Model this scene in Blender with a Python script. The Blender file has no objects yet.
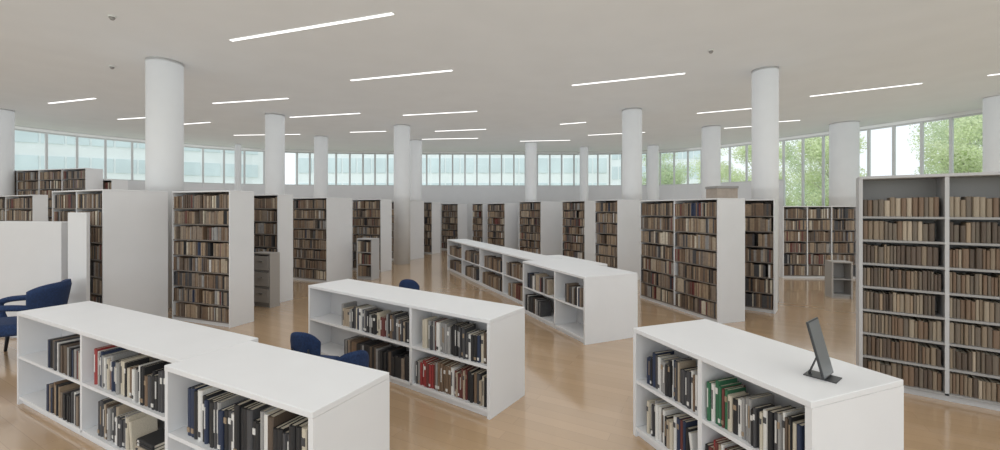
import bpy, bmesh, math, random
from mathutils import Vector, Matrix
random.seed(7)
C = bpy.context.scene.collection
F = 410.0; HZ = 209.0; CAM = 1.9; CEIL = 4.8
R = math.radians

# ------------------------------------------------------------ materials
def mat(name, col, rough=0.6, noise=0.0, nscale=20, metal=0.0, spec=0.5, bump=0.0):
    m = bpy.data.materials.new(name); m.use_nodes = True
    nt = m.node_tree; b = nt.nodes['Principled BSDF']
    b.inputs['Base Color'].default_value = (*col, 1)
    b.inputs['Roughness'].default_value = rough
    b.inputs['Metallic'].default_value = metal
    b.inputs['Specular IOR Level'].default_value = spec
    if noise > 0 or bump > 0:
        tc = nt.nodes.new('ShaderNodeTexCoord')
        n = nt.nodes.new('ShaderNodeTexNoise'); n.inputs['Scale'].default_value = nscale
        nt.links.new(tc.outputs['Object'], n.inputs['Vector'])
        if noise > 0:
            r = nt.nodes.new('ShaderNodeValToRGB')
            r.color_ramp.elements[0].position = .3; r.color_ramp.elements[1].position = .7
            r.color_ramp.elements[0].color = (*[c*(1-noise) for c in col], 1)
            r.color_ramp.elements[1].color = (*[min(1, c*(1+noise)) for c in col], 1)
            nt.links.new(n.outputs['Fac'], r.inputs['Fac'])
            nt.links.new(r.outputs['Color'], b.inputs['Base Color'])
        if bump > 0:
            bp = nt.nodes.new('ShaderNodeBump'); bp.inputs['Strength'].default_value = bump
            nt.links.new(n.outputs['Fac'], bp.inputs['Height'])
            nt.links.new(bp.outputs['Normal'], b.inputs['Normal'])
    return m
def emis(name, col, s):
    m = bpy.data.materials.new(name); m.use_nodes = True
    nt = m.node_tree; nt.nodes.clear()
    e = nt.nodes.new('ShaderNodeEmission'); o = nt.nodes.new('ShaderNodeOutputMaterial')
    e.inputs['Color'].default_value = (*col, 1); e.inputs['Strength'].default_value = s
    nt.links.new(e.outputs[0], o.inputs[0]); return m
def leafmat(name, col):
    m = bpy.data.materials.new(name); m.use_nodes = True
    nt = m.node_tree; nt.nodes.clear()
    o = nt.nodes.new('ShaderNodeOutputMaterial'); mx = nt.nodes.new('ShaderNodeMixShader')
    d = nt.nodes.new('ShaderNodeBsdfDiffuse'); t = nt.nodes.new('ShaderNodeBsdfTranslucent')
    tc = nt.nodes.new('ShaderNodeTexCoord'); n = nt.nodes.new('ShaderNodeTexNoise'); n.inputs['Scale'].default_value = 1.1
    r = nt.nodes.new('ShaderNodeValToRGB')
    r.color_ramp.elements[0].position = .35; r.color_ramp.elements[1].position = .65
    r.color_ramp.elements[0].color = (*[c*.88 for c in col], 1); r.color_ramp.elements[1].color = (*[min(.97, c*1.08) for c in col], 1)
    nt.links.new(tc.outputs['Object'], n.inputs['Vector']); nt.links.new(n.outputs['Fac'], r.inputs['Fac'])
    nt.links.new(r.outputs['Color'], d.inputs['Color']); nt.links.new(r.outputs['Color'], t.inputs['Color'])
    mx.inputs['Fac'].default_value = .5
    nt.links.new(d.outputs[0], mx.inputs[1]); nt.links.new(t.outputs[0], mx.inputs[2]); nt.links.new(mx.outputs[0], o.inputs[0])
    return m

M = {}
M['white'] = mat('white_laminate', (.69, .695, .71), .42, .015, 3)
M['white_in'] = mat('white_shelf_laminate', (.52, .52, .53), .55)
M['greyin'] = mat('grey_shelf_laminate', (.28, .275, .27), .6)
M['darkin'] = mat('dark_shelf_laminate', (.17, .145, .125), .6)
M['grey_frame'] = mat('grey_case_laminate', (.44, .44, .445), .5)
M['unit_grey'] = mat('grey_brown_unit', (.34, .32, .30), .55)
M['wall'] = mat('wall_paint', (.64, .65, .67), .8, .02, 2)
M['ceil'] = mat('ceiling_plaster', (.79, .815, .84), .85, .015, 1.5)
M['col'] = mat('column_plaster', (.66, .67, .68), .75, .02, 2)
M['frame'] = mat('window_frame_paint', (.80, .82, .82), .5)
M['mullion'] = mat('mullion_grey', (.56, .58, .59), .5)
M['black'] = mat('black_plastic', (.03, .032, .035), .4)
M['screen'] = mat('dark_screen', (.14, .15, .155), .3)
M['blue'] = mat('blue_fabric', (.010, .030, .095), .85, .25, 60, bump=.15)
M['leg'] = mat('dark_metal', (.03, .035, .05), .4, metal=.6)
M['led'] = emis('led_diffuser', (1, .99, .97), 2.2)
M['page'] = mat('book_pages', (.62, .57, .47), .9)
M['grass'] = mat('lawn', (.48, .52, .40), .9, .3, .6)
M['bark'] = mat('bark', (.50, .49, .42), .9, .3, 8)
M['leafA'] = leafmat('leaves_bright_hazed', (.72, .79, .54))  # outdoor haze is put into the leaf colour by paling it
M['leafB'] = leafmat('leaves_deep_hazed', (.62, .71, .49))  # deeper green, likewise paled to imitate haze
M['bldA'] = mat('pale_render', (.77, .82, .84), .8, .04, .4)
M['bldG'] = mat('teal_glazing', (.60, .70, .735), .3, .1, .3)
M['box'] = mat('tan_card', (.34, .29, .25), .8, .1, 10)
M['chrome'] = mat('brushed_metal', (.5, .5, .5), .3, metal=.9)

# glass: thin pane
g = bpy.data.materials.new('window_glass'); g.use_nodes = True
nt = g.node_tree; nt.nodes.clear()
o = nt.nodes.new('ShaderNodeOutputMaterial'); mx = nt.nodes.new('ShaderNodeMixShader')
tr = nt.nodes.new('ShaderNodeBsdfTransparent'); gl = nt.nodes.new('ShaderNodeBsdfGlossy')
tr.inputs['Color'].default_value = (.91, .94, .95, 1); gl.inputs['Roughness'].default_value = .05
mx.inputs['Fac'].default_value = .06
nt.links.new(tr.outputs[0], mx.inputs[1]); nt.links.new(gl.outputs[0], mx.inputs[2]); nt.links.new(mx.outputs[0], o.inputs[0])
M['glass'] = g

# wood floor
w = bpy.data.materials.new('wood_floor'); w.use_nodes = True
nt = w.node_tree; b = nt.nodes['Principled BSDF']
tc = nt.nodes.new('ShaderNodeTexCoord'); mp = nt.nodes.new('ShaderNodeMapping')
mp.inputs['Rotation'].default_value = (0, 0, R(28))
br = nt.nodes.new('ShaderNodeTexBrick'); br.inputs['Scale'].default_value = 1.0
br.inputs['Brick Width'].default_value = 1.6; br.inputs['Row Height'].default_value = .13
br.inputs['Mortar Size'].default_value = .002
br.inputs['Color1'].default_value = (.455, .315, .19, 1); br.inputs['Color2'].default_value = (.505, .35, .215, 1)
br.inputs['Mortar'].default_value = (.39, .265, .165, 1)
nz = nt.nodes.new('ShaderNodeTexNoise'); nz.inputs['Scale'].default_value = .6
mxc = nt.nodes.new('ShaderNodeMix'); mxc.data_type = 'RGBA'; mxc.blend_type = 'MULTIPLY'
rp = nt.nodes.new('ShaderNodeValToRGB'); rp.color_ramp.elements[0].color = (.9, .9, .9, 1); rp.color_ramp.elements[1].color = (1.05, 1.05, 1.05, 1)
nt.links.new(tc.outputs['Object'], mp.inputs['Vector']); nt.links.new(mp.outputs[0], br.inputs['Vector'])
nt.links.new(tc.outputs['Object'], nz.inputs['Vector']); nt.links.new(nz.outputs['Fac'], rp.inputs['Fac'])
mxc.inputs[0].default_value = 1
nt.links.new(br.outputs['Color'], mxc.inputs[6]); nt.links.new(rp.outputs['Color'], mxc.inputs[7])
nt.links.new(mxc.outputs[2], b.inputs['Base Color'])
b.inputs['Roughness'].default_value = .20; b.inputs['Specular IOR Level'].default_value = .6
b.inputs['Coat Weight'].default_value = .7; b.inputs['Coat Roughness'].default_value = .09
M['floor'] = w

# ------------------------------------------------------------ mesh helpers
def link_mesh(name, me, material, parent=None):
    ob = bpy.data.objects.new(name, me); C.objects.link(ob)
    if material is not None and len(me.materials) == 0: me.materials.append(material)
    if parent: ob.parent = parent
    return ob
def boxes_mesh(name, bxs):
    vs = []; fs = []
    for (x0, x1, y0, y1, z0, z1) in bxs:
        n = len(vs)
        vs += [(x0,y0,z0),(x1,y0,z0),(x1,y1,z0),(x0,y1,z0),(x0,y0,z1),(x1,y0,z1),(x1,y1,z1),(x0,y1,z1)]
        fs += [(n,n+3,n+2,n+1),(n+4,n+5,n+6,n+7),(n,n+1,n+5,n+4),(n+1,n+2,n+6,n+5),(n+2,n+3,n+7,n+6),(n+3,n,n+4,n+7)]
    me = bpy.data.meshes.new(name); me.from_pydata(vs, [], fs); me.update(); return me
def box(name, b, m, parent=None, bevel=0.0, seg=2):
    me = boxes_mesh(name, [b])
    if bevel > 0:
        bm = bmesh.new(); bm.from_mesh(me)
        bmesh.ops.bevel(bm, geom=bm.edges[:], offset=bevel, segments=seg, affect='EDGES', profile=.5)
        bm.to_mesh(me); bm.free()
        if seg > 2:
            for p in me.polygons: p.use_smooth = True
    return link_mesh(name, me, m, parent)
def empty(name, loc, rz=0):
    e = bpy.data.objects.new(name, None); C.objects.link(e); e.location = loc; e.rotation_euler = (0, 0, rz)
    e.empty_display_size = .2; return e
def tag(o, label=None, cat=None, group=None, kind=None):
    if label: o['label'] = label
    if cat: o['category'] = cat
    if group: o['group'] = group
    if kind: o['kind'] = kind
    return o
def tube_mesh(name, pts, r, n=10, radii=None):
    vs = []; fs = []; pts = [Vector(p) for p in pts]
    for i, p in enumerate(pts):
        t = (pts[min(i+1, len(pts)-1)] - pts[max(i-1, 0)]).normalized()
        a = Vector((0, 0, 1)) if abs(t.z) < .9 else Vector((1, 0, 0))
        s = t.cross(a).normalized(); q = t.cross(s).normalized()
        rr = radii[i] if radii else r
        for k in range(n):
            an = 2*math.pi*k/n
            vs.append(p + s*rr*math.cos(an) + q*rr*math.sin(an))
    for i in range(len(pts)-1):
        for k in range(n):
            k2 = (k+1) % n
            fs.append((i*n+k, i*n+k2, (i+1)*n+k2, (i+1)*n+k))
    fs.append(tuple(range(n))); fs.append(tuple(reversed(range((len(pts)-1)*n, len(pts)*n))))
    me = bpy.data.meshes.new(name); me.from_pydata(vs, [], fs); me.update()
    bm = bmesh.new(); bm.from_mesh(me); bmesh.ops.recalc_face_normals(bm, faces=bm.faces[:]); bm.to_mesh(me); bm.free()
    for p in me.polygons: p.use_smooth = len(p.vertices) == 4
    return me
def smooth_pts(pts, k=6):
    P = [Vector(p) for p in pts]; P = [P[0]]+P+[P[-1]]; out = []
    for i in range(1, len(P)-2):
        p0, p1, p2, p3 = P[i-1:i+3]
        for s in range(k):
            t = s/k; out.append(.5*((2*p1)+(-p0+p2)*t+(2*p0-5*p1+4*p2-p3)*t*t+(-p0+3*p1-3*p2+p3)*t**3))
    out.append(P[-2]); return out

# survey helper: a point of the plan measured by bearing and depth on a level z
def plan(px, py, z=0.0):
    d = F*(CAM - z)/(py - HZ)
    return Vector(((px-500)/F*d, d, 0))
def reach(P, u, px):
    k = (px-500)/F
    return (k*P.y - P.x)/(u.x - k*u.y)

# ------------------------------------------------------------ room shell
ctrl = [(-19,-7),(-19,-4),(-19,2),(-18.4,8),(-16.9,14.15),(-14.9,17.1),(-12.6,19.2),(-8,20.4),(0,20.7),(5,20.7),(8.6,19.8),(11.3,16.8),(12.9,14.1),(14.1,11.4),(15.2,7),(15.6,1),(15.6,-4),(15.6,-7)]
ctrl = [Vector((x, y, 0)) for x, y in ctrl]
dense = []
for i in range(1, len(ctrl)-2):
    p0, p1, p2, p3 = ctrl[i-1:i+3]
    for s in range(80):
        t = s/80
        dense.append(.5*((2*p1)+(-p0+p2)*t+(2*p0-5*p1+4*p2-p3)*t*t+(-p0+3*p1-3*p2+p3)*t**3))
dense.append(ctrl[-2])
W = [dense[0]]; acc = 0
for i in range(1, len(dense)):
    acc += (dense[i]-dense[i-1]).length
    q = dense[i]
    step = 1.4 if q.y < 7 else (.58 if abs(q.x) < 10.5 else (.66 if q.x > 0 else .78))
    if acc >= step:
        W.append(dense[i]); acc = 0
W.append(dense[-1])
cen = Vector((-2, 8, 0))
def strip_wall(name, pts, z0, z1, th, m, kind='structure'):
    vs = []; fs = []
    n = len(pts)
    for i, p in enumerate(pts):
        t = (pts[min(i+1, n-1)]-pts[max(i-1, 0)]).normalized(); nr = Vector((-t.y, t.x, 0))
        if nr.dot(p-cen) < 0: nr = -nr
        for q in (p, p+nr*th):
            vs += [(q.x, q.y, z0), (q.x, q.y, z1)]
    for i in range(n-1):
        a = i*4; b = a+4
        fs += [(a, b, b+1, a+1), (a+2, a+3, b+3, b+2), (a+1, b+1, b+3, a+3), (a, a+2, b+2, b)]
    a = (n-1)*4
    fs += [(0, 1, 3, 2), (a, a+2, a+3, a+1)]
    me = bpy.data.meshes.new(name); me.from_pydata(vs, [], fs); me.update()
    return tag(link_mesh(name, me, m), kind=kind)
RS = .45
def sill(p): return RS if (p.x > 11.2 and p.y < 17.2) else 3.05
iR = next(i for i, p in enumerate(W) if sill(p) < 2)
iL = max(i for i, p in enumerate(W) if p.x < -12.4 and i < len(W)//2)
strip_wall('wall_left', W[:iL+1], 0, 3.05, .25, M['wall'])
strip_wall('wall_back', W[iL:iR+1], 0, 3.05, .25, M['wall'])
strip_wall('wall_right', W[iR:], 0, RS, .25, M['wall'])
strip_wall('trim_1', W, CEIL-.10, CEIL, .2, M['frame'])
for i in range(len(W)-1):
    a, b = W[i], W[i+1]
    z0 = 3.05 if i < iR else RS
    z1 = CEIL-.10
    L = (b-a).length; rz = math.atan2(b.y-a.y, b.x-a.x)
    root = tag(empty('window_%d' % (i+1), (a.x, a.y, z0), rz), kind='structure')
    h = z1-z0; f = .034
    me = boxes_mesh('window_frame', [(-f, f, 0, .10, 0, h), (f, L-f, .01, .09, 0, .05), (f, L-f, .01, .09, h-.05, h)])
    link_mesh('window_frame', me, M['mullion'], root)
    me = bpy.data.meshes.new('pane'); me.from_pydata([(f, .05, .05), (L-f, .05, .05), (L-f, .05, h-.05), (f, .05, h-.05)], [], [(0, 1, 2, 3)])
    link_mesh('pane', me, M['glass'], root)
def slab(name, z0, z1, m):
    n = len(W); vs = [(p.x, p.y, z0) for p in W]+[(p.x, p.y, z1) for p in W]
    fs = [tuple(range(n)), tuple(range(2*n-1, n-1, -1))]+[(i, (i+1) % n, n+(i+1) % n, n+i) for i in range(n)]
    me = bpy.data.meshes.new(name); me.from_pydata(vs, [], fs); me.update()
    bm = bmesh.new(); bm.from_mesh(me); bmesh.ops.recalc_face_normals(bm, faces=bm.faces[:]); bm.to_mesh(me); bm.free()
    return tag(link_mesh(name, me, m), kind='structure')
slab('floor', -.12, 0, M['floor'])
slab('ceiling', CEIL, CEIL+.25, M['ceil'])

# columns
cols = [
 (165, 8.09, .295, 'thick white round column behind the nearest left bookcases, largest in view'),
 (765, 8.55, .24, 'tall white round column rising behind the two-bay bookcase at right'),
 (632, 12.0, .28, 'white round column just right of centre behind a white end panel'),
 (275, 12.65, .27, 'white round column behind the second tall bookcase from the left'),
 (402, 14.3, .28, 'white round column left of centre, front one of a close pair'),
 (711, 14.5, .30, 'white round column between the central and the largest right column'),
 (844, 13.9, .40, 'stout white round column against the right window wall'),
 (416, 17.4, .25, 'slimmer white round column, rear one of a close pair'),
 (321, 16.5, .26, 'white round column before the teal back windows at left'),
 (531, 18.0, .25, 'slim white round column near the middle of the back windows'),
 (584, 19.3, .20, 'thinnest white round column by the back windows right of centre'),
 (653, 18.8, .25, 'white round column where back windows turn to the right side'),
 (2, 12.0, .24, 'white round column cut by the left picture edge'),
 (998, 10.6, .26, 'white round column cut by the right picture edge above the bookcase'),
 (238, 18.4, .13, 'narrow white round post at the left corner of back windows')]
for px, d, r, lab in cols:
    me = tube_mesh('column', [(0, 0, 0), (0, 0, CEIL)], r, 40)
    o = link_mesh('column', me, M['col']); o.location = ((px-500)/F*d, d, 0)
    tag(o, lab, 'column')

# linear lights
lights = [((231,40),(393,13),'longest glowing linear ceiling light nearest the camera'),
 ((351,80),(452,70),'linear ceiling light left of centre in the second row'),
 ((572,85),(685,73),'linear ceiling light right of centre in the second row'),
 ((810,96),(922,83),'linear ceiling light above the right windows'),
 ((49,103),(95,98),'short linear ceiling light at far left near the windows'),
 ((213,103),(288,98),'linear ceiling light between the largest left column and next one'),
 ((403,115),(477,111),'linear ceiling light just right of the close column pair'),
 ((697,113),(753,108),'linear ceiling light left of the tall right column'),
 ((290,117),(360,113),'linear ceiling light right of the second left column'),
 ((118,119),(150,117),'tiny linear ceiling light left of the thick left column'),
 ((350,132),(386,131),'small linear ceiling light left of the close column pair'),
 ((435,131),(486,129),'third linear ceiling light behind the close column pair'),
 ((588,135),(645,132),'linear ceiling light passing the central right column'),
 ((560,124),(586,122),'short linear ceiling light left of the central right column'),
 ((724,128),(752,126),'small linear ceiling light beside the tall right column'),
 ((182,124),(210,122),'tiny linear ceiling light right of the thick left column'),
 ((234,135),(300,134),'far linear ceiling light crossing the second left column'),
 ((422,139),(478,138),'far linear ceiling light fourth behind the column pair'),
 ((520,141),(570,140),'far linear ceiling light near the middle of back windows'),
 ((770,122),(800,120),'small linear ceiling light right of the tall right column'),
 ((988,75),(1030,70),'linear ceiling light cut by the right picture edge')]
for (a, b, lab) in lights:
    A = plan(a[0], a[1], CEIL); B = plan(b[0], b[1], CEIL)
    mid = (A+B)/2; L = (B-A).length
    r_ = empty('ceiling_light', (mid.x, mid.y, CEIL), math.atan2(B.y-A.y, B.x-A.x)); tag(r_, lab, 'light')
    box('housing', (-L/2-.02, L/2+.02, -.042, .042, -.008, 0), M['frame'], r_)
    box('diffuser', (-L/2, L/2, -.029, .029, -.014, -.0085), M['led'], r_)
for (px, py, lab) in [(112, 66, 'small round ceiling detector left of the thick left column'), (711, 50, 'small round ceiling detector above the right bookcases'), (112, 16, 'small round ceiling detector near the top left corner')]:
    p = plan(px, py, CEIL)
    r_ = tag(empty('smoke_detector', (p.x, p.y, CEIL)), lab, 'smoke detector')
    link_mesh('base', tube_mesh('base', [(0, 0, 0), (0, 0, -.02)], .05, 20), M['frame'], r_)
    link_mesh('sensor_head', tube_mesh('sensor_head', [(0, 0, -.02), (0, 0, -.035), (0, 0, -.06)], .035, 16, [.038, .038, .02]), M['greyin'], r_)

# ------------------------------------------------------------ bookcases
def bookcase(name, label, P, u, L, D, h, bays, rows, t=.03, group=None, back_y=None, low=False, inner='white_in', cat='bookcase', topgap=0, body='white'):
    O = P + u*L; rz = math.atan2(-u.y, -u.x)
    root = tag(empty(name, (O.x, O.y, 0), rz), label, cat, group)
    box('side_panel', (0, t, 0, D, 0, h-t), M[body], root)
    box('side_panel', (L-t, L, 0, D, 0, h-t), M[body], root)
    box('top_panel', (0, L, -.004, D, h-t, h), M[body], root, bevel=.004)
    by = back_y if back_y is not None else (D-.02 if D <= .7 else D/2)
    tot = sum(bays); xs = [t/2]
    for q in bays: xs.append(xs[-1]+q/tot*(L-t))
    zb = .08
    box('plinth', (t, L-t, .03, D-.03, 0, zb-t), M[body], root)
    pitch = (h-t-zb-topgap)/rows; zs = [zb+k*pitch for k in range(rows)]
    B = []
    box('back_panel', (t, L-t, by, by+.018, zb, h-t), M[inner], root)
    for k in range(len(bays)):
        x0 = xs[k]+t/2; x1 = xs[k+1]-t/2
        B.append((x0, x1))
        if k: box('divider', (xs[k]-t/2, xs[k]+t/2, .002, D-.002, zb, h-t), M[body], root)
        tt = t*.75
        for z in zs:
            parts = [(x0, x1, .004, by, z-tt, z)]
            link_mesh('shelf', boxes_mesh('shelf', parts), M['white'] if low else M[inner], root)
            if D > .7 and not low: link_mesh('shelf', boxes_mesh('shelf', [(x0, x1, by+.018, D-.004, z-tt, z)]), M[inner], root)
    if low and D > .45: box('rear_panel', (t, L-t, D-.02, D-.002, zb-.03, h-t), M['white'], root)
    mw = Matrix.Translation((O.x, O.y, 0)) @ Matrix.Rotation(rz, 4, 'Z')
    return dict(root=root, m=mw, bays=B, zs=zs, pitch=pitch, t=t, by=by, D=D, L=L, low=low)
def case_px(name, label, pl, pn, pr, yb, a, h, nb, rows, D=None, L=None, **k):
    P = plan(pn, yb); u = Vector((math.sin(R(a)), math.cos(R(a)), 0)); v = Vector((math.cos(R(a)), -math.sin(R(a)), 0))
    L = L or reach(P, u, pl); D = D or reach(P, v, pr)
    return bookcase(name, label, P, u, L, D, h, [1]*nb, rows, **k)

# ------------------------------------------------------------ books
BC = {'black': (.016,.016,.018), 'charcoal': (.055,.055,.06), 'navy': (.02,.032,.07), 'blue': (.04,.08,.16), 'white': (.64,.63,.61),
      'cream': (.52,.47,.38), 'red': (.28,.035,.035), 'maroon': (.13,.035,.03), 'green': (.03,.13,.065), 'grey': (.27,.265,.26),
      'brown': (.16,.105,.068), 'tan': (.29,.215,.145), 'yellow': (.42,.32,.12), 'umber': (.095,.068,.050), 'taupe': (.21,.165,.128), 'beige': (.37,.305,.23),
      'grey-brown': (.135,.108,.082), 'dark brown': (.08,.058,.042), 'dull tan': (.215,.165,.115), 'grey-tan': (.28,.23,.17)}
BM = {k: mat('book_cover_'+k.replace('-', '_').replace(' ', '_'), c, .6, .12, 25) for k, c in BC.items()}
def cover_mesh(c):
    outer = [(0,1),(0,.06),(.15,.015),(.5,0),(.85,.015),(1,.06),(1,1)]; inner = [(.9,1),(.9,.08),(.1,.08),(.1,1)]
    pr = outer+inner; n = len(pr)
    vs = [(x, y, 0) for x, y in pr]+[(x, y, 1) for x, y in pr]
    fs = [(i, (i+1) % n, n+(i+1) % n, n+i) for i in range(n)]+[tuple(range(n-1, -1, -1)), tuple(range(n, 2*n))]
    me = bpy.data.meshes.new('book_'+c); me.from_pydata(vs, [], fs); me.update()
    bm = bmesh.new(); bm.from_mesh(me); bmesh.ops.recalc_face_normals(bm, faces=bm.faces[:]); bm.to_mesh(me); bm.free()
    me.materials.append(BM[c]); return me
CM = {c: cover_mesh(c) for c in BC}
PG = boxes_mesh('page_block', [(.11, .89, .09, .97, .02, .985)]); PG.materials.append(M['page'])
LB = {}
for nm, c in (('white', 'white'), ('gold', 'tan'), ('dark', 'charcoal')):
    LB[nm] = [boxes_mesh('spine_label_'+nm, [(.18, .82, -.012, .05, .70, .84)]), boxes_mesh('spine_label_'+nm, [(.18, .82, -.012, .05, .08, .18)]), boxes_mesh('spine_label_'+nm, [(.36, .64, -.012, .05, .35, .85)])]
    for q in LB[nm]: q.materials.append(BM[c])
def ordi(n):
    return '%d%s' % (n, 'th' if 10 <= n % 100 <= 20 else {1: 'st', 2: 'nd', 3: 'rd'}.get(n % 10, 'th'))
count = {'book': 0, 'bound_volume': 0}
def place_book(m, x, y, z, w, d, h, c, label, group, tilt=0, flat=False, vol=False):
    nm = 'bound_volume' if vol else 'book'
    o = bpy.data.objects.new(nm, CM[c]); C.objects.link(o)
    if flat: loc = Matrix.Translation((x, y, z)) @ Matrix.Rotation(R(90), 4, 'Y') @ Matrix.Translation((-w, 0, 0))
    else: loc = Matrix.Translation((x, y, z)) @ Matrix.Rotation(R(tilt), 4, 'Y')
    o.matrix_world = m @ loc @ Matrix.Diagonal((w, d, h, 1))
    p = bpy.data.objects.new('page_block', PG); C.objects.link(p); p.parent = o
    if not vol and random.random() < .7:
        ln = 'dark' if c in ('white', 'cream', 'yellow', 'beige') else random.choice(['white', 'gold', 'white'])
        l = bpy.data.objects.new('spine_label', random.choice(LB[ln])); C.objects.link(l); l.parent = o
    tag(o, label, 'bound volume' if vol else 'book', group); count[nm] += 1
def row_books(cs, bay, row, f0, f1, pal, where, group, hr=(.21, .29), wr=(.017, .040), flat_end=0, head=None, lean=True, vol=False):
    x0, x1 = cs['bays'][bay]; z = cs['zs'][row]+.001
    W_ = x1-x0; x = x0+.004+f0*W_; xe = x0+f1*W_-.004
    hmax = cs['pitch']-cs['t']-.02
    dmax = cs['by']-.03
    k = 0; run = 0; rc = random.choice(pal); rh = .5; rw = .5
    while True:
        if run <= 0: run = random.choice([1, 1, 2, 2, 3, 4]); rc = random.choice(pal); rh = random.random(); rw = random.random()
        run -= 1
        w = wr[0]+(wr[1]-wr[0])*min(1, max(0, rw+random.uniform(-.15, .15)))
        if x+w > xe: break
        c = head[k] if head and k < len(head) else (rc if random.random() < .5 else random.choice(pal))
        h = min(hr[0]+(hr[1]-hr[0])*min(1, max(0, rh+random.uniform(-.15, .15))), hmax); d = min(random.uniform(.15, .21), dmax-.01)
        k += 1
        size = 'thick' if w > wr[0]+.75*(wr[1]-wr[0]) else ('slim' if w < wr[0]+.22*(wr[1]-wr[0]) else '')
        lab = (size+' '+c).strip()+(' volume, ' if vol else ' book, ')+ordi(k)+' from left, '+where
        place_book(cs['m'], x, .02+random.uniform(0, .025), z, w, d, h, c, lab, group, vol=vol)
        x += w+random.uniform(.0006, .002)
    if lean and f1 < .9:
        w = .025; h = .22
        c = random.choice(pal)
        xx = x+h*math.sin(R(8))+.002
        if xx+w < x1-.01:
            place_book(cs['m'], xx, .03, z, w, .17, h, c, 'leaning '+c+' book at the right end, '+where, group, tilt=-8)
            x = xx+w+.01
    if flat_end:
        zz = z
        for q in range(flat_end):
            w = random.uniform(.022, .035); c = random.choice(pal)
            place_book(cs['m'], x+.03, .03+random.uniform(0, .02), zz, w, .17, .23, c, '%s book lying flat, %s from bottom of stack, %s' % (c, ordi(q+1), where), group, flat=True)
            zz += w+.001

ST = dict(v=[], f=[], mi=[])
SP = ['umber', 'brown', 'taupe', 'charcoal', 'tan', 'black', 'maroon', 'cream', 'grey', 'beige', 'white', 'navy']
def stuff_box(m, x0, x1, y0, y1, z0, z1, mi):
    n = len(ST['v'])
    for p in [(x0,y0,z0),(x1,y0,z0),(x1,y1,z0),(x0,y1,z0),(x0,y0,z1),(x1,y0,z1),(x1,y1,z1),(x0,y1,z1)]:
        ST['v'].append((m @ Vector(p))[:])
    ST['f'] += [(n,n+3,n+2,n+1),(n+4,n+5,n+6,n+7),(n,n+1,n+5,n+4),(n+1,n+2,n+6,n+5),(n+2,n+3,n+7,n+6),(n+3,n,n+4,n+7)]
    ST['mi'] += [mi]*6
def stuff_fill(cs, bays=None, rows=None, pal=None, wr=(.016, .038), dens=.97, hr=(.83, .96), both=True, frac=None):
    wts = pal or [9, 12, 11, 5, 9, 4, 2, 1.5, 3, 4, .5, .6]
    hm = cs['pitch']-cs['t']
    for bi, (x0, x1) in enumerate(cs['bays']):
        if bays is not None and bi not in bays: continue
        for ri, z in enumerate(cs['zs']):
            if rows is not None and ri not in rows: continue
            for side in ((0, 1) if (both and cs['D'] > .7 and not cs['low']) else (0,)):
                x = x0+.004; run = 0; xe = x1-.003
                if frac:
                    a, b = frac(); x += a*(x1-x0); xe = x0+b*(x1-x0)
                while True:
                    w = random.uniform(*wr)
                    if x+w > xe: break
                    if run <= 0:
                        run = random.randint(1, 7); base = random.choices(range(12), wts)[0]; bh = random.uniform(*hr)
                        if random.random() > dens: x += random.uniform(.03, .12); continue
                    run -= 1
                    mi = base if random.random() < .5 else random.choices(range(12), wts)[0]
                    h = hm*min(.96, bh+random.uniform(-.03, .03)); yo = random.uniform(.006, .022); d = min(.2, cs['by']-.06)
                    if side == 0: stuff_box(cs['m'], x, x+w, yo, yo+d, z+.001, z+h, mi)
                    else: stuff_box(cs['m'], x, x+w, cs['D']-yo-d, cs['D']-yo, z+.001, z+h, mi)
                    x += w+.001

# --- tall cases
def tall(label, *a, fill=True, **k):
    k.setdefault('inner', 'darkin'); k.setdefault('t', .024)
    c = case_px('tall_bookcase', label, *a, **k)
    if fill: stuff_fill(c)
    return c
tall('tall white double-sided bookcase with wide blank end panel before the thick left column', 52, 103, 168, 335, -65, 2.2, 2, 8)
tall('tall white bookcase full of brown books, second from left with narrow end panel', 172, 230, 254, 328, -70, 2.2, 1, 8)
tall('tall bookcase mostly hidden behind the second one from the left', 254, 278, 287, 303, -66, 2.2, 1, 8, D=.35, L=1.35)
tall('tall bookcase with broad white end, third visible aisle from left', 287, 327, 352, 283, -66, 2.2, 1, 8)
tall('tall bookcase with thin white end left of the column pair', 352, 381, 386, 272, -66, 2.2, 1, 8, D=.5)
tall('tall bookcase with white end directly below the close column pair', 386, 403, 424, 261, -60, 2.2, 1, 8)
tall('narrow looking far bookcase right of the column pair', 424, 432, 440, 254, -55, 2.2, 1, 7, L=1.3, D=.5)
tall('far bookcase above the left end of the long low shelving', 441, 458, 470, 251, -50, 2.15, 1, 7, D=.6)
tall('far bookcase second from left above the long low shelving', 472, 483, 491, 252, -48, 2.15, 1, 7, D=.4)
tall('far bookcase near the image centre, slim white end', 487, 505, 518, 254, -45, 2.15, 1, 7)
tall('far bookcase in front of the slim middle column, broad white end', 519, 541, 562, 258, -40, 2.2, 1, 7)
tall('far bookcase left of the central right column with white end', 562, 585, 604, 262, -35, 2.2, 1, 7)
tall('bookcase whose white end panel hides the foot of the central right column', 604, 618, 640, 282, -28, 2.15, 1, 7, L=.9)
tall('two-bay tall bookcase right of centre with brown books and white end panel', 640, 718, 745, 324, -17, 2.08, 2, 7)
tall('tall bookcase standing right of the two-bay one, before the tall column', 745, 775, 778, 314, -50, 2.08, 1, 7, D=.4, L=.9)
tall('three-bay bookcase parallel to the right windows, far behind', 783, 857, 870, 279, -85, 1.98, 3, 6, D=.4)
tall('tall bookcase at the left edge behind the low white cabinet', -40, 33, 48, 300, -65, 2.2, 3, 8)
tall('extra tall dark bookcase by the far left windows', -25, 86, 90, 277, -75, 3.05, 5, 11, D=.4)
tall('extra tall short bookcase right end of far left window row', 89, 112, 118, 275, -75, 2.75, 1, 10, D=.4)

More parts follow.
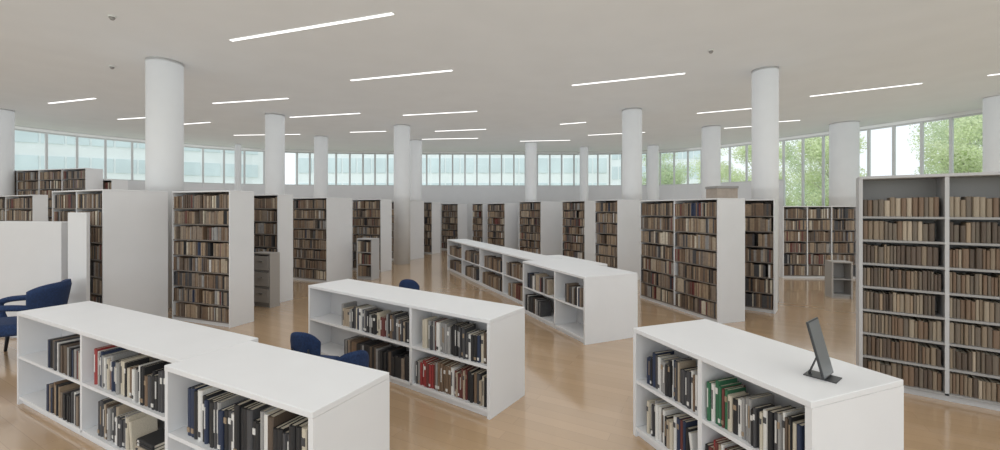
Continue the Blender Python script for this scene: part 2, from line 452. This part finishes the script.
# --- lower cabinets at the left
P = Vector(((62-500)/F*5.95, 5.95, 0)); u = Vector((math.sin(R(-84)), math.cos(R(-84)), 0))
lc = bookcase('white_cabinet', 'chest high blank white cabinet at left edge behind the blue armchair', P, u, 1.5, .34, 1.71, [1], 4, back_y=.006, cat='cabinet')
box('rear_board', (0, 1.5, -.008, -.0045, .03, 1.705), M['white'], lc['root'])
r_ = tag(empty('display_panel', ((79-500)/F*5.95, 5.95, 0), R(5)), 'narrow upright white panel between white cabinet and nearest left bookcase', 'panel')
box('board', (-.125, .125, -.03, .03, .03, 1.85), M['white'], r_, bevel=.004); box('foot', (-.125, .125, -.08, .08, 0, .03), M['white'], r_)

# --- small units in the aisles
gc = case_px('drawer_cabinet', 'grey drawer cabinet beside the second tall bookcase from left', 254, 270, 273, 308, -69, 1.05, 1, 3, D=.22, L=.48, inner='greyin', cat='cabinet', body='unit_grey')
gc2 = case_px('drawer_cabinet', 'small grey shelf cabinet in front of bookcase left of column pair', 352, 372, 377, 280, -70, 1.1, 1, 3, D=.32, L=.5, inner='greyin', cat='cabinet', body='grey_frame')
stuff_fill(gc2)
gc3 = case_px('side_cabinet', 'small grey side cabinet left of the tall right bookcase', 837, 853, 858, 299, -75, .78, 1, 2, D=.3, L=.38, cat='cabinet', body='unit_grey', inner='greyin')
x0, x1 = gc['bays'][0]
for z in gc['zs']:
    dr = box('drawer', (x0+.005, x1-.005, -.012, .03, z+.01, z+gc['pitch']-.03), M['unit_grey'], gc['root'])
    box('handle', ((x0+x1)/2-.05, (x0+x1)/2+.05, -.03, -.012, z+.17, z+.185), M['chrome'], dr)

# --- right tall bookcase near the camera
u = Vector((-.8, .6, 0)); P0 = Vector((3.88, 4.43, 0)); bw = .64; Lr = bw*3+.03
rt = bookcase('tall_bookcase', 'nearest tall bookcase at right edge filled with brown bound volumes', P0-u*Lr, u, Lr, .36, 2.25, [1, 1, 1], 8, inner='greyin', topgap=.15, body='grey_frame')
names = ['bottom shelf', 'seventh shelf', 'sixth shelf', 'fifth shelf', 'fourth shelf', 'third shelf', 'second shelf', 'top shelf']
for bi, bn in ((0, 'left bay'), (1, 'right bay')):
    for ri in range(8):
        base = random.choice([['grey-brown', 'dull tan', 'dark brown', 'grey-tan', 'tan'], ['grey-brown', 'dark brown', 'dull tan', 'umber', 'brown'], ['dull tan', 'grey-tan', 'grey-brown', 'brown'], ['brown', 'dull tan', 'dark brown', 'grey-brown', 'beige']])
        row_books(rt, bi, ri, .0, random.choice([1, 1, 1, .95]), base, names[ri]+', '+bn+', tall right bookcase', 'bound volumes on the tall right bookcase', hr=(.165, .212), wr=(.020, .044), lean=False, vol=True)
stuff_fill(rt, bays=[2])

# --- low shelving
PL = ['black', 'charcoal', 'black', 'white', 'cream', 'black', 'brown', 'grey', 'charcoal', 'black', 'white', 'beige', 'charcoal', 'umber', 'navy', 'grey', 'cream', 'maroon']
DW = [3, 3, 2, 8, 2, 9, 1, 1, 4, 2, 2, 3]
H = .9
def low(name_label, P, u, L, D, bays, **k):
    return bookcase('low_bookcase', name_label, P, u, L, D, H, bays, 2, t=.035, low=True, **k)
uL = Vector((-.896, .444, 0)); vL = Vector((.444, .896, 0))
PB = plan(313, 412, H)
lb = low('low white bookcase section nearest the camera at bottom left', PB, uL, 1.37, .55, [1], back_y=.30)
PA = PB + uL*1.372 + vL*.09
la = low('low white bookcase section at far left, set slightly back, two bays', PA, uL, 2.90, .53, [1.36, 1.45], back_y=.30)
stuff_fill(la, bays=[0], pal=DW, hr=(.62, .76), frac=lambda: (.46, 1), both=False, wr=(.018, .042))
row_books(la, 1, 1, .08, .99, PL, 'upper shelf, right bay, low left bookcase', 'books on the low left bookcases', head=['red', 'white', 'grey', 'charcoal'], wr=(.019, .042))
row_books(la, 1, 0, .14, .50, PL, 'lower shelf, right bay, low left bookcase', 'books on the low left bookcases', flat_end=4)
row_books(lb, 0, 1, .10, .99, PL, 'upper shelf of the nearest low left section', 'books on the nearest low left section', hr=(.24, .31), wr=(.018, .045), head=['navy', 'navy', 'black', 'white', 'black', 'navy'])
row_books(lb, 0, 0, .35, .55, PL, 'lower shelf of the nearest low left section', 'books on the nearest low left section')
uM = Vector((-.82, .572, 0)).normalized()
PM = plan(490, 320, H)
lm = low('low white bookcase in the middle foreground with two bays of books', PM, uM, 2.96, .60, [1.92, 1.02], back_y=.3)
row_books(lm, 0, 1, .33, .99, PL, 'upper shelf, left bay, middle low bookcase', 'books on the middle low bookcase', hr=(.2, .27), wr=(.024, .048))
stuff_fill(lm, bays=[0], rows=[0], pal=[4, 3, 1, 9, 1, 10, 1, .5, 4, 1, 1, 2], hr=(.6, .74), frac=lambda: (.38, 1), both=False, wr=(.02, .045))
row_books(lm, 1, 1, .12, 1, PL, 'upper shelf, right bay, middle low bookcase', 'books on the middle low bookcase', hr=(.24, .3), head=['cream', 'cream', 'grey', 'charcoal', 'grey'], wr=(.02, .042))
row_books(lm, 1, 0, .03, 1, ['black', 'maroon', 'brown', 'grey', 'cream', 'beige', 'charcoal', 'white'], 'lower shelf, right bay, middle low bookcase', 'books on the middle low bookcase', head=['charcoal', 'grey', 'red', 'red', 'red', 'maroon', 'red', 'red', 'maroon'], wr=(.02, .042))
uR = Vector((-.348, .937, 0)).normalized()
PRr = plan(812, 402, H)
lr = low('low white bookcase at bottom right carrying the black screen', PRr, uR, 1.42, .80, [.69, .72], back_y=.32)
row_books(lr, 0, 1, .12, .98, PL, 'upper shelf, left bay, low right bookcase', 'books on the low right bookcase', head=['navy', 'navy', 'black', 'navy', 'charcoal', 'white'], wr=(.016, .035))
row_books(lr, 0, 0, .15, .85, PL, 'lower shelf, left bay, low right bookcase', 'books on the low right bookcase', head=['cream', 'white', 'charcoal', 'grey'], wr=(.016, .035))
row_books(lr, 1, 1, .02, .97, PL, 'upper shelf, right bay, low right bookcase', 'books on the low right bookcase', head=['green', 'white', 'green', 'green', 'maroon', 'green', 'cream', 'black', 'white'], wr=(.016, .035))
row_books(lr, 1, 0, .0, .6, PL, 'lower shelf, right bay, low right bookcase', 'books on the low right bookcase', head=['black', 'maroon', 'red', 'maroon', 'beige'], wr=(.016, .035))
H = .95
uS = Vector((-.40, .916, 0)).normalized(); vS = Vector((.916, .40, 0)).normalized()
PS = plan(585, 277, H)
ls = low('near end section of the long low shelving with broad white end', PS, uS, 1.93, .94, [1.1, .8], back_y=.4)
PF = PS + uS*1.94 + vS*.24
lf = low('long low white shelving run receding behind the middle bookcase', PF, uS, 5.7, .6, [1, 1, 1, 1], back_y=.35)
H = .93
PQ = PS + vS*.955 + uS*1.1
lq = low('short low white unit behind the near end of the long low shelving', PQ, uS, 1.6, .3, [1, 1])
stuff_fill(ls, bays=[0], rows=[1], pal=DW, hr=(.6, .75), frac=lambda: (.12, .85))
stuff_fill(ls, bays=[0], rows=[0], pal=DW, hr=(.6, .75), frac=lambda: (.05, .6))
stuff_fill(ls, bays=[1], rows=[1], pal=DW, hr=(.6, .75), frac=lambda: (.35, .9))
stuff_fill(lf, hr=(.6, .75), frac=lambda: (random.uniform(.0, .2), random.uniform(.75, 1)))

me = bpy.data.meshes.new('shelved_books'); me.from_pydata(ST['v'], [], ST['f']); me.update()
for s in SP: me.materials.append(BM[s])
me.polygons.foreach_set('material_index', ST['mi'])
so = bpy.data.objects.new('shelved_books', me); C.objects.link(so)
tag(so, 'rows of brown and dark books packing the tall bookcases further back', 'books', kind='stuff')

uu = Vector((math.sin(R(-17)), math.cos(R(-17)), 0)); vv = Vector((math.cos(R(-17)), -math.sin(R(-17)), 0))
pb = plan(718, 324)+vv*.33+uu*.25
r_ = tag(empty('storage_box', (pb.x, pb.y, 2.081), R(10)), 'taupe storage box on top of the two-bay bookcase right of centre', 'box')
box('body', (-.2, .2, -.14, .14, 0, .17), M['box'], r_, bevel=.004); box('lid', (-.21, .21, -.15, .15, .17, .21), M['greyin'], r_, bevel=.004)

# ------------------------------------------------------------ chairs
def shell_mesh(name, r, a0, a1, zb, ztop, th, n=28, m=8, lean=.12, fwd=0):
    vs = []; fs = []
    for s in (0, 1):
        for i in range(n+1):
            a = a0+(a1-a0)*i/n
            for j in range(m+1):
                z = zb(a)+(ztop(a)-zb(a))*j/m
                rr = r + lean*(z-.42) + (th if s else 0)
                if j in (0, m): rr += (-.25*th if s else .25*th)
                y = rr*math.cos(a)
                if y < 0: y *= (1+fwd)
                vs.append((rr*math.sin(a), y*.92, z))
    K = (n+1)*(m+1)
    def id(s, i, j): return s*K+i*(m+1)+j
    for i in range(n):
        for j in range(m):
            fs.append((id(0,i,j), id(0,i+1,j), id(0,i+1,j+1), id(0,i,j+1)))
            fs.append((id(1,i,j), id(1,i,j+1), id(1,i+1,j+1), id(1,i+1,j)))
        fs.append((id(0,i,m), id(0,i+1,m), id(1,i+1,m), id(1,i,m))); fs.append((id(0,i,0), id(1,i,0), id(1,i+1,0), id(0,i+1,0)))
    for j in range(m):
        fs.append((id(0,0,j), id(0,0,j+1), id(1,0,j+1), id(1,0,j))); fs.append((id(0,n,j), id(1,n,j), id(1,n,j+1), id(0,n,j+1)))
    me = bpy.data.meshes.new(name); me.from_pydata(vs, [], fs); me.update()
    bm = bmesh.new(); bm.from_mesh(me); bmesh.ops.recalc_face_normals(bm, faces=bm.faces[:]); bm.to_mesh(me); bm.free()
    for p in me.polygons: p.use_smooth = True
    return me
# upholstered armchair with padded arms
r_ = tag(empty('armchair', (-6.18, 5.32, 0), R(-66)), 'blue fabric armchair at left edge before the chest high white cabinet', 'chair')
r_.scale = (1.14, 1.14, 1.0)
box('seat', (-.27, .27, -.34, .25, .32, .47), M['blue'], r_, bevel=.05, seg=5)
q = R(60)
link_mesh('backrest', shell_mesh('backrest', .265, -q, q, lambda a: .40, lambda a: .94-.07*(abs(a)/q)**4, .075, lean=.15), M['blue'], r_)
for s in (-1, 1):
    pts = smooth_pts([(s*.29, .18, .66), (s*.33, .04, .69), (s*.335, -.12, .69), (s*.33, -.28, .68), (s*.325, -.36, .63), (s*.31, -.34, .50), (s*.27, -.29, .40)])
    link_mesh('armrest', tube_mesh('armrest', pts, .038, 14), M['blue'], r_)
    for yy in (-.25, .22):
        link_mesh('leg', tube_mesh('leg', [(s*.22, yy*.9, .36), (s*.28, yy*1.15, 0)], .015, 10, [.022, .014]), M['leg'], r_)
# small side chairs
def side_chair(label):
    r_ = tag(empty('side_chair', (0, 0, 0)), label, 'chair')
    box('seat', (-.21, .21, -.22, .20, .40, .455), M['blue'], r_, bevel=.025, seg=4)
    q = R(52)
    link_mesh('backrest', shell_mesh('backrest', .22, -q, q, lambda a: .50+.04*(abs(a)/q)**2, lambda a: .84-.12*(abs(a)/q)**2.5, .022, lean=.10), M['blue'], r_)
    for s in (-1, 1):
        link_mesh('back_post', tube_mesh('back_post', [(s*.10, .17, .42), (s*.11, .235, .50), (s*.11, .24, .66)], .012, 8), M['leg'], r_)
        for yy in (-.18, .17):
            link_mesh('leg', tube_mesh('leg', [(s*.17, yy*.9, .41), (s*.22, yy*1.2, 0)], .013, 10, [.016, .011]), M['leg'], r_)
    return r_
def dup(root, label):
    r = root.copy(); C.objects.link(r); r['label'] = label
    for ch in list(root.children):
        c = ch.copy(); C.objects.link(c); c.parent = r
    return r
sc = side_chair('blue chair left of the pair between the low left and middle bookcases')
sc.location = (-1.82, 4.02, 0); sc.rotation_euler = (0, 0, R(168)); sc.scale = (.78, .85, .90)
for (x, y, rz, s, lab) in [(-1.33, 3.50, 222, .88, 'blue chair right of the pair, partly hidden by the nearest low section'),
                        (-1.40, 6.50, 175, .98, 'blue chair alone behind the middle low bookcase')]:
    c = dup(sc, lab); c.location = (x, y, 0); c.rotation_euler = (0, 0, R(rz)); c.scale = (.78, .85, s)

# ------------------------------------------------------------ screen on the low right case
r_ = tag(empty('tablet_screen', (1.94, 2.42, .9), R(38)), 'thin black tilted screen on a flat base atop the low right bookcase', 'screen')
pn = box('screen_panel', (-.095, .095, -.006, .006, .012, .34), M['black'], r_, bevel=.003); pn.rotation_euler = (R(-14), 0, 0)
box('display', (-.088, .088, -.0075, -.0062, .020, .332), M['screen'], pn)
box('base_plate', (-.06, .06, -.05, .11, 0, .006), M['black'], r_, bevel=.002)
st = box('stand_arm', (-.015, .015, -.003, .003, 0, .15), M['black'], r_); st.location = (0, .095, .006); st.rotation_euler = (R(20), 0, 0)

# ------------------------------------------------------------ outdoors
me = bpy.data.meshes.new('ground'); me.from_pydata([(-90, -40, -.15), (90, -40, -.15), (90, 110, -.15), (-90, 110, -.15)], [], [(0, 1, 2, 3)])
tag(link_mesh('ground', me, M['grass']), kind='structure')
def building(x, y, w, d, h, fl, rz, label):
    r_ = tag(empty('office_building', (x, y, -.15), rz), label, 'building')
    box('body', (-w/2, w/2, 0, d, 0, h), M['bldA'], r_)
    box('roof_parapet', (-w/2-.3, w/2+.3, -.3, d+.3, h, h+.6), M['bldA'], r_)
    fh = h/fl
    for k in range(fl):
        n = int(w/1.6)
        link_mesh('glazing_band', boxes_mesh('glazing_band', [(-w/2+.4+i*(w-.8)/n, -w/2+.4+(i+1)*(w-.8)/n-.18, -.06, -.001, k*fh+.6, (k+1)*fh-.5) for i in range(n)]), M['bldG'], r_)
building(-5, 44, 34, 8, 16, 6, 0, 'pale office block with teal glazing seen through the back windows')
building(22, 62, 18, 10, 12, 4, R(-6), 'lower pale block seen through back windows right of centre')
building(-38, 36, 30, 8, 9.5, 4, R(28), 'pale low block seen through the far left windows')
def tree(x, y, h, cr, m, label, seed):
    rnd = random.Random(seed)
    r_ = tag(empty('tree', (x, y, -.15)), label, 'tree', 'trees outside the right windows')
    link_mesh('trunk', tube_mesh('trunk', [(0, 0, 0), (.05, .03, h*.25), (-.05, .05, h*.5), (.05, 0, h*.8)], .15, 10, [.16, .12, .09, .03]), M['bark'], r_)
    clumps = []
    for k in range(16):
        a = k*2.4; rr = cr*rnd.uniform(.3, .68); zz = h*rnd.uniform(.2, .9)
        e = Vector((rr*math.cos(a), rr*math.sin(a), zz)); clumps.append((e, cr*rnd.uniform(.28, .42)))
        link_mesh('branch', tube_mesh('branch', [(0, 0, zz*.62), e*.5+Vector((0, 0, zz*.32)), e], .04, 6, [.05, .03, .015]), M['bark'], r_)
    clumps.append((Vector((0, 0, h*.92)), cr*.4)); clumps.append((Vector((0, 0, h*.65)), cr*.5))
    vs = []; fs = []
    for (c, rad) in clumps:
        for q in range(950):
            dr = Vector((rnd.gauss(0, 1), rnd.gauss(0, 1), rnd.gauss(0, 1))).normalized()
            p = c+dr*rad*(rnd.random()**.4)*1.1; s = rnd.uniform(.04, .08)
            a = Vector((rnd.gauss(0, 1), rnd.gauss(0, 1), rnd.gauss(0, 1))).normalized(); b = a.cross(dr).normalized() if abs(a.dot(dr)) < .95 else a.orthogonal()
            n = len(vs); vs += [p-a*s, p+b*s*.6, p+a*s, p-b*s*.6]; fs.append((n, n+1, n+2, n+3))
    me = bpy.data.meshes.new('foliage'); me.from_pydata(vs, [], fs); me.update()
    link_mesh('foliage', me, m, r_)
for i, (x, y, h, cr, mm, lab) in enumerate([
    (19.5, 13.6, 6.0, 2.2, 'leafA', 'bright green tree outside right windows, nearest the picture edge'),
    (25, 22.3, 7.6, 2.7, 'leafB', 'deep green tree outside windows above the tall right bookcase'),
    (18.6, 22.8, 6.6, 2.0, 'leafA', 'bright green tree seen just right of the stout column'),
    (25, 33, 8.4, 2.8, 'leafB', 'deep green tree seen just left of the stout column'),
    (18.5, 29, 7.0, 2.3, 'leafA', 'small bright tree seen right of the tall right column'),
    (31.5, 27.5, 8.6, 3.0, 'leafA', 'largest bright tree furthest behind the right windows'),
    (20, 38, 8.2, 2.6, 'leafA', 'tall pale tree behind the small bright tree at right'),
    (14.5, 36, 7.4, 2.5, 'leafB', 'distant green tree seen left of the tall right column'),
    (20.2, 17.7, 6.0, 1.6, 'leafA', 'slim pale tree filling the gap above the tall right bookcase'),
    (26.5, 15.8, 6.6, 2.3, 'leafB', 'rounded tree behind the one nearest the right picture edge')]):
    tree(x, y, h, cr, M[mm], lab, 50+i)

# ------------------------------------------------------------ light
wd = bpy.data.worlds.new('World'); bpy.context.scene.world = wd; wd.use_nodes = True
nt = wd.node_tree; bg = nt.nodes['Background']
bg.inputs['Color'].default_value = (.93, .97, 1.0, 1); bg.inputs['Strength'].default_value = 1.25
sd = bpy.data.lights.new('sun', 'SUN'); sd.energy = 1.5; sd.angle = R(20); sd.color = (1, .98, .94)
s = bpy.data.objects.new('sun', sd); C.objects.link(s); s.rotation_euler = (R(25), R(-35), 0)
def area(name, loc, sx, sy, e, rot, col, spec=0.0):
    l = bpy.data.lights.new(name, 'AREA'); l.shape = 'RECTANGLE'; l.size = sx; l.size_y = sy; l.energy = e; l.color = col; l.specular_factor = spec
    o = bpy.data.objects.new(name, l); C.objects.link(o); o.location = loc; o.rotation_euler = rot
area('overhead_fill', (-2, 8.5, CEIL-.018), 31, 22, 960, (0, 0, 0), (.96, .985, 1), .2)  # added room-wide fill under the ceiling, not a fitted lamp
area('ceiling_fill', (-2, 9.5, 2.3), 31, 21, 330, (R(180), 0, 0), (.95, .98, 1))  # added unseen fill that brightens the ceiling from below
area('front_fill', (-1, -4.5, 2.6), 22, 4, 270, (R(90), 0, 0), (.97, .99, 1))  # added fill behind the camera to brighten shelf fronts, no real opening

cd = bpy.data.cameras.new('camera'); cam = bpy.data.objects.new('camera', cd); C.objects.link(cam)
cam.location = (0, 0, CAM); cam.rotation_euler = (R(90), 0, 0)
cd.lens = 36*F/1000; cd.sensor_width = 36; cd.shift_y = -(225-HZ)/1000; cd.clip_start = .05; cd.clip_end = 400
bpy.context.scene.camera = cam
bpy.context.scene.view_settings.view_transform = 'Standard'
bpy.context.scene.view_settings.exposure = 0.0
